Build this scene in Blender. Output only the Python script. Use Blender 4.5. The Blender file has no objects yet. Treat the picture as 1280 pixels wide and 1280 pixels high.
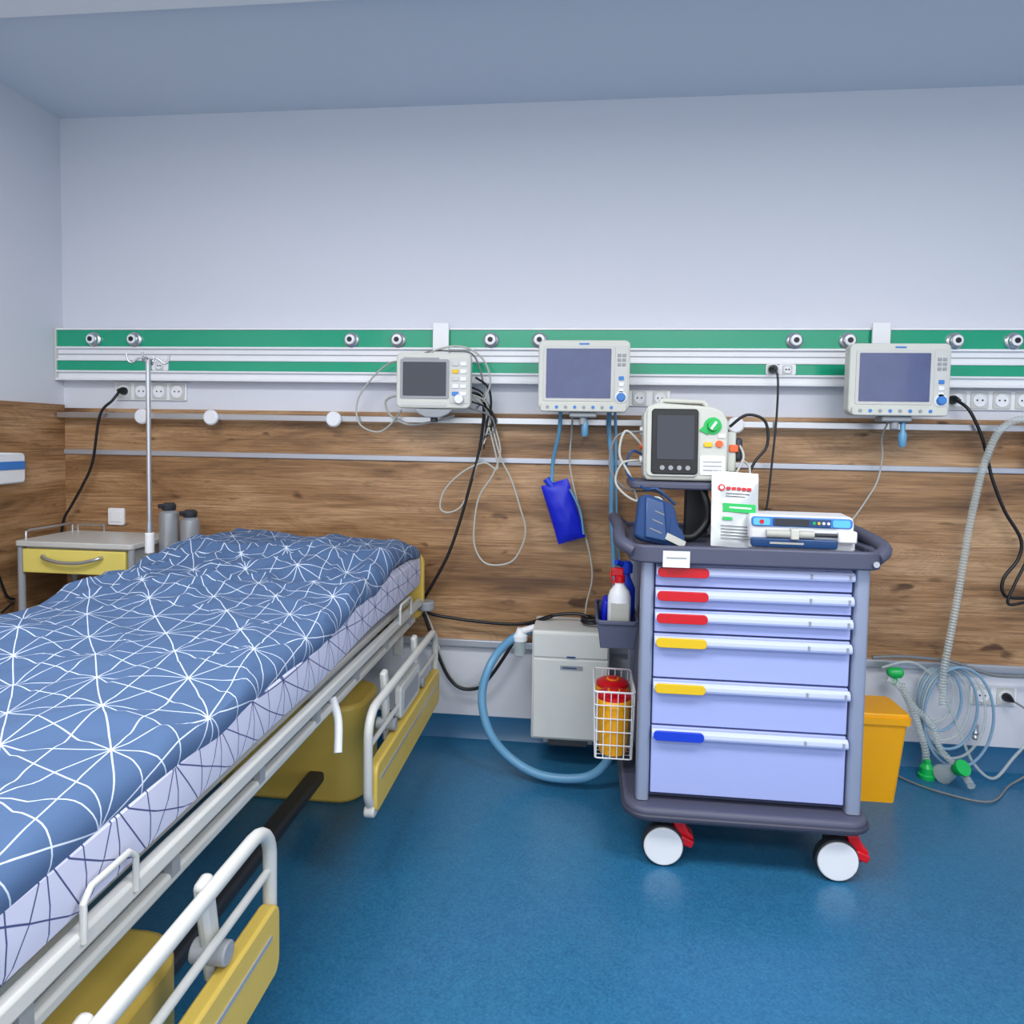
import bpy, bmesh, math, random
from mathutils import Matrix, Vector, noise
random.seed(4)
C=bpy.context.scene.collection
S=bpy.context.scene
try:
    S.view_settings.view_transform='Standard'
except Exception: pass

# ---------------------------------------------------------------- materials
def srgb(r,g,b):
    def c(v):
        v/=255.0
        return v/12.92 if v<=.04045 else ((v+.055)/1.055)**2.4
    return (c(r),c(g),c(b),1)
def nodes(name):
    m=bpy.data.materials.new(name); m.use_nodes=True
    nt=m.node_tree; b=nt.nodes['Principled BSDF']
    return m,nt,b
def mat(name,col,rough=.5,metal=0,bump=0,bscale=200,var=.04,emit=0,coat=0,alpha=1):
    m,nt,b=nodes(name)
    c=srgb(*col)
    tc=nt.nodes.new('ShaderNodeTexCoord'); nz=nt.nodes.new('ShaderNodeTexNoise')
    nz.inputs['Scale'].default_value=14; nz.inputs['Detail'].default_value=3
    nt.links.new(tc.outputs['Object'],nz.inputs['Vector'])
    mx=nt.nodes.new('ShaderNodeMix'); mx.data_type='RGBA'
    nt.links.new(nz.outputs['Fac'],mx.inputs['Factor'])
    mx.inputs['A'].default_value=tuple(x*(1-var) for x in c[:3])+(1,)
    mx.inputs['B'].default_value=tuple(min(1,x*(1+var)) for x in c[:3])+(1,)
    nt.links.new(mx.outputs['Result'],b.inputs['Base Color'])
    b.inputs['Roughness'].default_value=rough; b.inputs['Metallic'].default_value=metal
    if coat: b.inputs['Coat Weight'].default_value=coat
    if emit:
        b.inputs['Emission Color'].default_value=c; b.inputs['Emission Strength'].default_value=emit
    if alpha<1: b.inputs['Alpha'].default_value=alpha
    if bump:
        n2=nt.nodes.new('ShaderNodeTexNoise'); n2.inputs['Scale'].default_value=bscale
        nt.links.new(tc.outputs['Object'],n2.inputs['Vector'])
        bp=nt.nodes.new('ShaderNodeBump'); bp.inputs['Strength'].default_value=bump; bp.inputs['Distance'].default_value=.002
        nt.links.new(n2.outputs['Fac'],bp.inputs['Height']); nt.links.new(bp.outputs['Normal'],b.inputs['Normal'])
    return m
M={}
M['wall']=mat('wall_paint',(213,215,223),.7,bump=.15,bscale=300,var=.01)
M['ceil']=mat('ceiling_paint',(210,218,228),.8,var=.01)
M['soffit']=mat('soffit_paint',(240,240,240),.7,var=.01)
M['white']=mat('white_plastic',(232,233,236),.35)
M['offwhite']=mat('offwhite_enamel',(200,200,196),.35)
M['cream']=mat('cream_plastic',(204,205,196),.4)
M['defib']=mat('defib_shell',(196,197,188),.45)
M['comp']=mat('compressor_shell',(214,215,210),.4)
M['greyp']=mat('grey_plastic',(150,153,158),.45)
M['slate']=mat('slate_plastic',(78,80,100),.5)
M['slate2']=mat('slate_dark',(56,58,76),.5)
M['post']=mat('anodised_post',(152,160,182),.35,metal=.3)
M['side']=mat('cart_side',(112,118,142),.5)
M['drawer']=mat('drawer_lavender',(166,176,226),.35,var=.01)
M['lip']=mat('drawer_lip',(194,202,240),.3,var=.01)
M['gap']=mat('drawer_gap',(50,56,86),.6)
M['red']=mat('red_plastic',(206,10,26),.35)
M['yellow']=mat('yellow_plastic',(246,172,2),.35)
M['ylab']=mat('yellow_label',(232,190,20),.35)
M['blue']=mat('blue_plastic',(20,60,200),.4)
M['bluebag']=mat('blue_rubber',(8,30,196),.45,bump=.3,bscale=20)
M['paley']=mat('pale_yellow_laminate',(232,214,112),.4)
M['paley2']=mat('yellow_laminate',(212,182,84),.45)
M['black']=mat('black_rubber',(20,20,24),.5)
M['cabblk']=mat('black_cable',(18,18,22),.4)
M['cabwht']=mat('white_cable',(180,180,172),.45)
M['cabgry']=mat('grey_cable',(120,122,124),.45)
M['steel']=mat('brushed_steel',(200,202,206),.3,metal=.85)
M['canister']=mat('canister_enamel',(160,163,168),.3,metal=.35)
M['alum']=mat('aluminium',(190,193,202),.35,metal=.5)
M['green']=mat('green_strip',(0,156,116),.22,coat=.4,var=.02)
M['greenp']=mat('green_plastic',(10,180,84),.35)
M['orange']=mat('orange_plastic',(236,96,40),.4)
M['bag']=mat('foil_packet',(200,204,206),.3,metal=.3,bump=.5,bscale=30)
M['hose']=mat('blue_hose',(96,150,186),.35)
M['tubeb']=mat('pale_blue_tube',(140,176,204),.35,alpha=.8)
M['clear']=mat('clear_tube',(200,210,208),.2,alpha=.42)
M['screen']=mat('lcd_screen',(80,88,128),.12,coat=.5,var=.2)
M['screend']=mat('lcd_screen_dark',(34,40,54),.12,coat=.5)
M['bluebtn']=mat('blue_button',(60,125,200),.4)
M['pump']=mat('pump_blue',(28,66,116),.3)
M['disp']=mat('display_cyan',(90,180,230),.3,emit=.15)
M['dark']=mat('dark_grey',(46,48,54),.5)
M['cloth']=mat('navy_cloth',(34,64,112),.85,bump=.5,bscale=80)

# floor
m,nt,b=nodes('floor_vinyl'); M['floor']=m
tc=nt.nodes.new('ShaderNodeTexCoord')
def nz(scale,detail=3,src=None):
    n=nt.nodes.new('ShaderNodeTexNoise'); n.inputs['Scale'].default_value=scale; n.inputs['Detail'].default_value=detail
    nt.links.new(src or tc.outputs['Object'],n.inputs['Vector']); return n
n1=nz(150,3); n3=nz(22,5)
r=nt.nodes.new('ShaderNodeValToRGB'); r.color_ramp.elements[0].position=.3; r.color_ramp.elements[1].position=.7
r.color_ramp.elements[0].color=srgb(30,90,130); r.color_ramp.elements[1].color=srgb(50,116,154)
ad=nt.nodes.new('ShaderNodeMath'); ad.operation='ADD'
s1=nt.nodes.new('ShaderNodeMath'); s1.operation='MULTIPLY'; s1.inputs[1].default_value=.8; nt.links.new(n1.outputs['Fac'],s1.inputs[0])
s2=nt.nodes.new('ShaderNodeMath'); s2.operation='MULTIPLY'; s2.inputs[1].default_value=.2; nt.links.new(n3.outputs['Fac'],s2.inputs[0])
nt.links.new(s1.outputs[0],ad.inputs[0]); nt.links.new(s2.outputs[0],ad.inputs[1]); nt.links.new(ad.outputs[0],r.inputs[0])
nt.links.new(r.outputs[0],b.inputs['Base Color']); b.inputs['Roughness'].default_value=.29
bp=nt.nodes.new('ShaderNodeBump'); bp.inputs['Strength'].default_value=.08; bp.inputs['Distance'].default_value=.002
nt.links.new(n1.outputs['Fac'],bp.inputs['Height']); nt.links.new(bp.outputs[0],b.inputs['Normal'])
M['cove']=mat('floor_cove',(30,92,134),.4)

# wood
def wood(name):
    m,nt,b=nodes(name)
    tc=nt.nodes.new('ShaderNodeTexCoord')
    def mp(sc):
        q=nt.nodes.new('ShaderNodeMapping'); q.inputs['Scale'].default_value=sc
        nt.links.new(tc.outputs['Object'],q.inputs['Vector']); return q
    def no(v,s,d,dist=0):
        n=nt.nodes.new('ShaderNodeTexNoise'); n.inputs['Scale'].default_value=s; n.inputs['Detail'].default_value=d; n.inputs['Distortion'].default_value=dist
        nt.links.new(v.outputs[0],n.inputs['Vector']); return n
    big=no(mp((.8,.8,5.0)),1.6,7,.9)
    fine=no(mp((1.4,1.4,50)),3,6,.35)
    fig=no(mp((.5,.5,3.2)),2.2,3,1.4)
    knot=no(mp((3.0,3.0,8)),1.8,2,.3)
    r=nt.nodes.new('ShaderNodeValToRGB'); e=r.color_ramp.elements
    e[0].position=.30; e[0].color=srgb(112,80,54); e[1].position=.68; e[1].color=srgb(202,164,124)
    x=e.new(.48); x.color=srgb(168,128,88)
    nt.links.new(big.outputs['Fac'],r.inputs[0])
    r2=nt.nodes.new('ShaderNodeValToRGB'); e=r2.color_ramp.elements
    e[0].position=.34; e[0].color=(.60,.56,.53,1); e[1].position=.58; e[1].color=(1,1,1,1)
    nt.links.new(fine.outputs['Fac'],r2.inputs[0])
    r3=nt.nodes.new('ShaderNodeValToRGB'); e=r3.color_ramp.elements
    e[0].position=.27; e[0].color=(.28,.22,.18,1); e[1].position=.35; e[1].color=(1,1,1,1)
    nt.links.new(knot.outputs['Fac'],r3.inputs[0])
    # cathedral grain: bands cut from a smooth noise field
    mm=nt.nodes.new('ShaderNodeMath'); mm.operation='MULTIPLY'; mm.inputs[1].default_value=22; nt.links.new(fig.outputs['Fac'],mm.inputs[0])
    ff=nt.nodes.new('ShaderNodeMath'); ff.operation='FRACT'; nt.links.new(mm.outputs[0],ff.inputs[0])
    r4=nt.nodes.new('ShaderNodeValToRGB'); e=r4.color_ramp.elements
    e[0].position=.0; e[0].color=(.74,.70,.66,1); e[1].position=.45; e[1].color=(1,1,1,1)
    x=e.new(1.0); x.color=(.84,.81,.78,1)
    nt.links.new(ff.outputs[0],r4.inputs[0])
    def mul(a,bb,fac=1):
        k=nt.nodes.new('ShaderNodeMix'); k.data_type='RGBA'; k.blend_type='MULTIPLY'; k.inputs['Factor'].default_value=fac
        nt.links.new(a,k.inputs['A']); nt.links.new(bb,k.inputs['B']); return k.outputs['Result']
    nt.links.new(mul(mul(mul(r.outputs[0],r2.outputs[0]),r3.outputs[0]),r4.outputs[0],.7),b.inputs['Base Color'])
    b.inputs['Roughness'].default_value=.42
    return m
M['wood']=wood('oak_laminate')

# line pattern fabric
def fabric(name,base,line,a,w,coord,rough=.9,dist=.004,fams=((90,0),(30,0),(150,0),(0,1),(60,1))):
    m,nt,b=nodes(name)
    tc=nt.nodes.new('ShaderNodeTexCoord')
    if coord=='UV': src=tc.outputs['UV']
    else:
        sx=nt.nodes.new('ShaderNodeSeparateXYZ'); nt.links.new(tc.outputs['Object'],sx.inputs[0])
        cx=nt.nodes.new('ShaderNodeCombineXYZ'); nt.links.new(sx.outputs['Y'],cx.inputs['X'])
        adx=nt.nodes.new('ShaderNodeMath'); adx.operation='ADD'; nt.links.new(sx.outputs['Z'],adx.inputs[0]); nt.links.new(sx.outputs['X'],adx.inputs[1])
        nt.links.new(adx.outputs[0],cx.inputs['Y']); src=cx.outputs[0]
    n=nt.nodes.new('ShaderNodeTexNoise'); n.inputs['Scale'].default_value=3; n.inputs['Detail'].default_value=0
    nt.links.new(src,n.inputs['Vector'])
    sc=nt.nodes.new('ShaderNodeVectorMath'); sc.operation='SCALE'; sc.inputs['Scale'].default_value=dist*10
    nt.links.new(n.outputs['Color'],sc.inputs[0])
    av=nt.nodes.new('ShaderNodeVectorMath'); av.operation='ADD'; nt.links.new(src,av.inputs[0]); nt.links.new(sc.outputs[0],av.inputs[1])
    cur=None
    def mth(op,x,y=None):
        k=nt.nodes.new('ShaderNodeMath'); k.operation=op
        nt.links.new(x,k.inputs[0])
        if y is not None:
            if isinstance(y,(int,float)): k.inputs[1].default_value=y
            else: nt.links.new(y,k.inputs[1])
        return k.outputs[0]
    for ang,alt in fams:
        s=a/2 if alt else a*math.sqrt(3)/2
        d=nt.nodes.new('ShaderNodeVectorMath'); d.operation='DOT_PRODUCT'
        d.inputs[1].default_value=(math.cos(math.radians(ang)),math.sin(math.radians(ang)),0)
        nt.links.new(av.outputs[0],d.inputs[0])
        v=mth('MULTIPLY',d.outputs['Value'],1/s); v=mth('ADD',v,.5); v=mth('FRACT',v); v=mth('SUBTRACT',v,.5); v=mth('ABSOLUTE',v); v=mth('MULTIPLY',v,s)
        cur=v if cur is None else mth('MINIMUM',cur,v)
    mr=nt.nodes.new('ShaderNodeMapRange'); mr.inputs['From Min'].default_value=w*.7; mr.inputs['From Max'].default_value=w*1.3
    mr.inputs['To Min'].default_value=1; mr.inputs['To Max'].default_value=0
    nt.links.new(cur,mr.inputs['Value'])
    mx=nt.nodes.new('ShaderNodeMix'); mx.data_type='RGBA'; mx.inputs['A'].default_value=srgb(*base); mx.inputs['B'].default_value=srgb(*line)
    nt.links.new(mr.outputs[0],mx.inputs['Factor']); nt.links.new(mx.outputs['Result'],b.inputs['Base Color'])
    b.inputs['Roughness'].default_value=rough
    n2=nt.nodes.new('ShaderNodeTexNoise'); n2.inputs['Scale'].default_value=500; nt.links.new(tc.outputs['Object'],n2.inputs['Vector'])
    bp=nt.nodes.new('ShaderNodeBump'); bp.inputs['Strength'].default_value=.2; bp.inputs['Distance'].default_value=.001
    nt.links.new(n2.outputs['Fac'],bp.inputs['Height']); nt.links.new(bp.outputs[0],b.inputs['Normal'])
    return m
M['duvet']=fabric('duvet_fabric',(70,96,134),(196,206,222),.175,.0013,'UV')
M['sheet']=fabric('sheet_fabric',(204,205,226),(64,74,122),.14,.0013,'side')

# ---------------------------------------------------------------- helpers
def empty(name,loc=(0,0,0),rot=(0,0,0)):
    o=bpy.data.objects.new(name,None); C.objects.link(o); o.location=loc; o.rotation_euler=rot
    o.empty_display_size=.05
    return o
def adopt(child,par,name=None):
    bpy.context.view_layer.update()
    if name: child.name=name
    child.parent=par; child.matrix_parent_inverse=par.matrix_world.inverted()
def fin(name,bm,m,par=None,smooth=False,bev=0,seg=2):
    me=bpy.data.meshes.new(name); bmesh.ops.recalc_face_normals(bm,faces=bm.faces); bm.to_mesh(me); bm.free()
    o=bpy.data.objects.new(name,me); C.objects.link(o)
    if m is not None: me.materials.append(M[m] if isinstance(m,str) else m)
    if bev:
        k=o.modifiers.new('bevel','BEVEL'); k.width=bev; k.segments=seg; k.limit_method='ANGLE'; k.angle_limit=.6
        smooth=True
    if smooth:
        for p in me.polygons: p.use_smooth=True
        try:
            me.set_sharp_from_angle(angle=math.radians(38))
        except Exception: pass
    if par: o.parent=par
    return o
def box(name,par,x0,x1,y0,y1,z0,z1,m,bev=0,seg=2,rot=None):
    bm=bmesh.new(); bmesh.ops.create_cube(bm,size=1)
    cx,cy,cz=(x0+x1)/2,(y0+y1)/2,(z0+z1)/2
    for v in bm.verts: v.co=Vector((v.co.x*(x1-x0),v.co.y*(y1-y0),v.co.z*(z1-z0)))
    o=fin(name,bm,m,par,bev=bev,seg=seg); o.location=(cx,cy,cz)
    if rot: o.rotation_euler=rot
    return o
def rrect(x0,x1,y0,y1,r,n=6):
    P=[]
    for (cx,cy,a0) in ((x1-r,y1-r,0),(x0+r,y1-r,90),(x0+r,y0+r,180),(x1-r,y0+r,270)):
        for i in range(n+1):
            a=math.radians(a0+90*i/n); P.append((cx+r*math.cos(a),cy+r*math.sin(a)))
    return P
def prism(name,par,P,a,b,plane,m,bev=0,seg=2,smooth=True):
    """extrude 2D polygon P. plane 'xy' -> along z, 'xz' -> along y, 'yz' -> along x"""
    bm=bmesh.new()
    def mk(p,h):
        return {'xy':(p[0],p[1],h),'xz':(p[0],h,p[1]),'yz':(h,p[0],p[1])}[plane]
    A=[bm.verts.new(mk(p,a)) for p in P]; B=[bm.verts.new(mk(p,b)) for p in P]
    n=len(P)
    bm.faces.new(A); bm.faces.new(B)
    for i in range(n): bm.faces.new((A[i],A[(i+1)%n],B[(i+1)%n],B[i]))
    return fin(name,bm,m,par,smooth=smooth,bev=bev,seg=seg)
def cyl(name,par,p0,p1,r,m,n=24,r2=None,bev=0):
    p0=Vector(p0); p1=Vector(p1); d=p1-p0
    bm=bmesh.new(); bmesh.ops.create_cone(bm,cap_ends=True,segments=n,radius1=r,radius2=r if r2 is None else r2,depth=d.length)
    bm.transform(Matrix.Translation((p0+p1)/2)@d.to_track_quat('Z','Y').to_matrix().to_4x4())
    return fin(name,bm,m,par,smooth=True,bev=bev)
def lathe(name,par,loc,prof,m,n=28,axis=None):
    bm=bmesh.new(); rings=[]
    for r,z in prof:
        rings.append([bm.verts.new((r*math.cos(2*math.pi*i/n),r*math.sin(2*math.pi*i/n),z)) for i in range(n)])
    for a,b in zip(rings,rings[1:]):
        for i in range(n): bm.faces.new((a[i],a[(i+1)%n],b[(i+1)%n],b[i]))
    bm.faces.new(rings[0]); bm.faces.new(rings[-1])
    mt=Matrix.Translation(loc)
    if axis is not None: mt=mt@Vector(axis).to_track_quat('Z','Y').to_matrix().to_4x4()
    bm.transform(mt)
    return fin(name,bm,m,par,smooth=True)
def catmull(P,step=8,closed=False):
    P=[Vector(p) for p in P]; out=[]; n=len(P)
    for i in range(n if closed else n-1):
        if closed: a,b,c,d=P[(i-1)%n],P[i],P[(i+1)%n],P[(i+2)%n]
        else: a,b,c,d=P[max(i-1,0)],P[i],P[i+1],P[min(i+2,n-1)]
        for k in range(step):
            t=k/step
            out.append(.5*((2*b)+(c-a)*t+(2*a-5*b+4*c-d)*t*t+(3*b-a-3*c+d)*t**3))
    if not closed: out.append(P[-1])
    return out
def tube(name,par,P,r,m,step=8,n=10,closed=False,smooth=True,corr=0,sharp=False):
    Q=[Vector(p) for p in P] if sharp else catmull(P,step,closed)
    if corr:
        L=[0]
        for a,b in zip(Q,Q[1:]): L.append(L[-1]+(b-a).length)
        k=int(L[-1]/corr); R=[]; j=0
        for i in range(k+1):
            s=L[-1]*i/k
            while j<len(L)-2 and L[j+1]<s: j+=1
            t=(s-L[j])/max(1e-6,L[j+1]-L[j]); R.append(Q[j].lerp(Q[j+1],t))
        Q=R
    bm=bmesh.new(); rings=[]; N=len(Q); up=None
    for i,p in enumerate(Q):
        if closed: t=Q[(i+1)%N]-Q[i-1]
        else: t=Q[min(i+1,N-1)]-Q[max(i-1,0)]
        if t.length<1e-7: t=Vector((0,0,1))
        t.normalize()
        if up is None:
            up=t.orthogonal().normalized()
        up=(up-t*up.dot(t))
        if up.length<1e-6: up=t.orthogonal()
        up.normalize(); s=t.cross(up)
        rr=r*(1.12 if (corr and i%2) else 1)*(1 if not corr or i%2 else .9)
        rings.append([bm.verts.new(p+(up*math.cos(2*math.pi*k/n)+s*math.sin(2*math.pi*k/n))*rr) for k in range(n)])
    for a,b in zip(rings,rings[1:]):
        for k in range(n): bm.faces.new((a[k],a[(k+1)%n],b[(k+1)%n],b[k]))
    if closed:
        a,b=rings[-1],rings[0]
        for k in range(n): bm.faces.new((a[k],a[(k+1)%n],b[(k+1)%n],b[k]))
    else:
        bm.faces.new(rings[0]); bm.faces.new(rings[-1])
    return fin(name,bm,m,par,smooth=True)

# ---------------------------------------------------------------- room
XL,XR,YB=-2.45,3.4,-5.2; H=2.79
box('floor',None,XL-.1,XR+.1,YB,.1,-.1,0,'floor')
box('ceiling',None,XL-.1,XR+.1,YB,.1,H,H+.1,'ceil')
box('wall_back',None,XL-.1,XR+.1,0,.1,0,H,'wall')
box('wall_left',None,XL-.1,XL,YB,0,0,H,'wall')
box('wall_right',None,XR,XR+.1,YB,0,0,H,'wall')
box('ceiling_soffit',None,XL,XR,-3.6,-.80,H-.045,H,'soffit')
box('trim_wood_back',None,XL,XR,-.014,0,.44,1.455,'wood')
box('trim_wood_left',None,XL,XL+.014,YB,-.014,.44,1.47,'wood')
box('trim_strip_back',None,XL+.014,XR,-.024,-.014,1.238,1.262,'alum',bev=.003)
box('trim_lower_back',None,XL+.014,XR,-.03,-.0,.415,.447,'alum',bev=.004)
box('trim_lower_left',None,XL,XL+.03,YB,-.03,.415,.447,'alum',bev=.004)
prism('baseboard_back',None,[(0,0),(0,.095),(-.006,.095),(-.008,.03),(-.03,.0)],XL,XR,'yz','cove')
prism('baseboard_left',None,[(XL,0),(XL,.095),(XL+.006,.095),(XL+.008,.03),(XL+.03,0)],YB,-.03,'xz','cove')

# medical supply rail
g=empty('medical_supply_rail')
box('body',g,XL+.005,XR,-.045,0,1.588,1.822,'white',bev=.004)
box('green_upper',g,XL+.008,XR-.01,-.051,-.044,1.737,1.812,'green',bev=.002)
box('lip_upper',g,XL+.008,XR-.01,-.056,-.044,1.812,1.822,'white',bev=.002)
box('lip_mid',g,XL+.008,XR-.01,-.058,-.044,1.727,1.737,'white',bev=.002)
box('groove',g,XL+.008,XR-.01,-.047,-.044,1.700,1.704,'greyp')
box('lip_mid2',g,XL+.008,XR-.01,-.055,-.044,1.672,1.68,'white',bev=.002)
box('green_lower',g,XL+.008,XR-.01,-.051,-.044,1.628,1.672,'green',bev=.002)
box('lip_lower',g,XL+.008,XR-.01,-.058,-.044,1.619,1.628,'white',bev=.002)
box('lip_bottom',g,XL+.008,XR-.01,-.06,-.0,1.582,1.592,'white',bev=.002)
box('end_cap',g,XL+.001,XL+.012,-.058,0,1.58,1.824,'offwhite',bev=.002)
for i,x in enumerate((-2.25,-2.05,-1.03,-.82,-.41,-.20,.85,1.06,1.47,1.69)):
    q=empty('gas_outlet')
    lathe('flange',q,(x,-.05,1.768),[(.034,0),(.034,.008),(.03,.012),(.026,.014),(.026,.026),(.022,.030)],'steel',axis=(0,-1,0))
    lathe('ring',q,(x,-.080,1.768),[(.020,0),(.020,.003),(.015,.004)],'white',axis=(0,-1,0))
    lathe('port',q,(x,-.084,1.768),[(.011,0),(.011,.002)],'black',axis=(0,-1,0))
    q.parent=g

# power sockets
def socket(name,x0,x1,z0,z1,y,n,single=False):
    g=empty(name)
    prism('plate',g,rrect(x0,x1,z0,z1,.008),y-.012,y,'xz','white',bev=.002)
    w=(x1-x0)/n
    for i in range(n):
        cx=x0+w*(i+.5); cz=(z0+z1)/2; s=min(w,z1-z0)*.43
        prism('gang_%d'%(i+1),g,rrect(cx-s,cx+s,cz-s,cz+s,.006),y-.016,y-.011,'xz','offwhite',bev=.0015)
        lathe('well_%d'%(i+1),g,(cx,y-.0155,cz),[(s*.78,0),(s*.78,.003),(s*.7,.0032),(s*.68,.001)],'white',axis=(0,-1,0))
        for sx in(-1,1): lathe('hole_%d'%(i+1),g,(cx+sx*s*.3,y-.017,cz),[(.0035,0),(.0035,.001)],'black',n=12,axis=(0,-1,0))
    return g
socket('wall_socket_strip',-2.18,-1.83,1.495,1.578,0,4)
socket('wall_socket_strip',.10,.36,1.495,1.565,0,3)
socket('wall_socket_strip',1.47,1.98,1.495,1.575,0,6)
for q in (socket('rail_socket',-1.97,-1.89,1.628,1.672,-.045,1),socket('rail_socket',.79,.86,1.628,1.672,-.045,1),socket('rail_socket',.74,.79,1.628,1.672,-.045,1)):
    q.parent=g
socket('wall_socket_strip',1.62,1.80,.275,.355,0,2)
g=empty('light_switch')
prism('plate',g,rrect(-2.215,-2.135,.91,.99,.008),-.026,-.014,'xz','white',bev=.002)
prism('rocker',g,rrect(-2.20,-2.15,.925,.975,.004),-.030,-.025,'xz','white',bev=.002)

# equipment rail
g=empty('equipment_rail')
box('bar',g,XL+.02,XR-.2,-.072,-.060,1.408,1.434,'steel',bev=.002)
for i,x in enumerate((-2.3,-2.0,-1.67,-1.1,-.5,.1,.55,1.0,1.6,2.2)):
    cyl('standoff_%d'%i,g,(x,-.062,1.421),(x,-.012,1.421),.013,'steel')
for i,x in enumerate((-2.0,-1.67,-1.1,.33,.62)):
    lathe('knob_%d'%i,g,(x,-.072,1.418),[(.03,0),(.034,.004),(.034,.016),(.028,.022)],'white',axis=(0,-1,0))

# ---------------------------------------------------------------- monitors
def monitor(x0,x1,z0,z1,sx0,sx1,sz0,sz1,y,tiltz,kind,bracket=True):
    cx,cz=(x0+x1)/2,(z0+z1)/2
    g=empty('patient_monitor',(cx,y,cz),(0,0,tiltz))
    w,h=(x1-x0)/2,(z1-z0)/2
    prism('housing',g,rrect(-w,w,-h,h,.022),0,.055,'xz','cream',bev=.006,seg=3)
    prism('rear_housing',g,rrect(-w*.8,w*.8,-h*.8,h*.8,.03),.05,.10,'xz','cream',bev=.01)
    a0,a1,b0,b1=sx0-cx,sx1-cx,sz0-cz,sz1-cz
    prism('bezel',g,rrect(a0-.012,a1+.012,b0-.012,b1+.012,.008),-.003,.006,'xz','greyp' if kind==1 else 'offwhite',bev=.001)
    prism('screen',g,rrect(a0,a1,b0,b1,.003),-.005,.0,'xz','screend' if kind==1 else 'screen')
    px0,px1=a1+.016,w-.008
    prism('key_panel',g,rrect(px0,px1,-h+.02,h-.02,.006),-.002,.004,'xz','offwhite',bev=.001)
    mid=(px0+px1)/2; kw=(px1-px0)*.17
    k=0
    if kind==1:
        for r_ in range(5):
            for c_ in(-1,1):
                z=h-.045-r_*.03; k+=1
                prism('key_%d'%k,g,rrect(mid+c_*kw*1.25-kw,mid+c_*kw*1.25+kw,z-.008,z+.008,.003),-.006,0,'xz',['offwhite','ylab','offwhite','white','bluebtn'][r_] if c_<0 else 'white',bev=.001)
        lathe('dial',g,(mid,-.003,-h+.038),[(.02,0),(.02,.008),(.017,.016)],'white',axis=(0,-1,0))
        prism('name_strip',g,rrect(-w+.02,a1,-h+.010,-h+.026,.003),-.003,.004,'xz','offwhite')
        box('grille',g,-w+.03,a1-.03,-.004,.0,h-.028,h-.020,'greyp')
    else:
        for r_ in range(3):
            z=h-.06-r_*.018
            for c_ in(-1,1):
                k+=1; prism('key_%d'%k,g,rrect(mid+c_*kw*1.1-kw*.8,mid+c_*kw*1.1+kw*.8,z-.006,z+.006,.002),-.005,0,'xz','greyp',bev=.001)
        for r_ in range(3):
            z=-.01-r_*.024
            k+=1; prism('key_%d'%k,g,rrect(mid-kw*1.2,mid+kw*1.2,z-.008,z+.008,.004),-.005,0,'xz','bluebtn' if r_==0 else 'white',bev=.001)
        lathe('dial_ring',g,(mid,-.002,-h+.055),[(.024,0),(.024,.003)],'white',axis=(0,-1,0))
        lathe('dial',g,(mid,-.003,-h+.055),[(.017,0),(.017,.012),(.014,.016)],'bluebtn',axis=(0,-1,0))
        prism('front_lip',g,rrect(-w+.01,w-.01,-h-.004,-h+.030,.012),-.012,.03,'xz','cream',bev=.004)
        for i in range(8):
            x=-w+.04+i*.036
            lathe('port_%d'%i,g,(x,-.012,-h+.014),[(.0065,0),(.0065,.003)],'bluebtn' if i%2 else 'greyp',n=12,axis=(0,-1,0))
        prism('logo',g,rrect(-.02,.02,h-.018,h-.012,.002),-.002,.003,'xz','bluebtn')
    # mount
    ym=-y
    box('mount_arm',g,-.022,.022,.09,ym-.07,-.03,.03,'offwhite',bev=.004)
    box('mount_plate',g,-.035,.035,ym-.075,ym-.061,-.06,(1.84-cz) if bracket else h-.01,'white',bev=.003)
    box('base_bracket',g,-.055,.055,.005,.075,-h-.026,-h-.004,'greyp',bev=.006)
    if kind==1: prism('base_foot',g,[(-.08,-h-.004),(-.06,-h-.024),(-.03,-h-.038),(.03,-h-.038),(.06,-h-.024),(.08,-h-.004)],.0,.03,'xz','greyp',bev=.004)
    cyl('bracket_knob',g,(0,.03,-h-.055),(0,.03,-h-.024),.015,'dark' if kind==1 else 'greyp',bev=.003)
    return g
mon1=monitor(-.77,-.465,1.465,1.69,-.742,-.565,1.515,1.652,-.25,math.radians(3),1)
mon2=monitor(-.19,.172,1.462,1.742,-.158,.098,1.512,1.708,-.25,0,2,False)
mon3=monitor(1.00,1.365,1.462,1.732,1.035,1.29,1.512,1.695,-.25,0,2)

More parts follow.
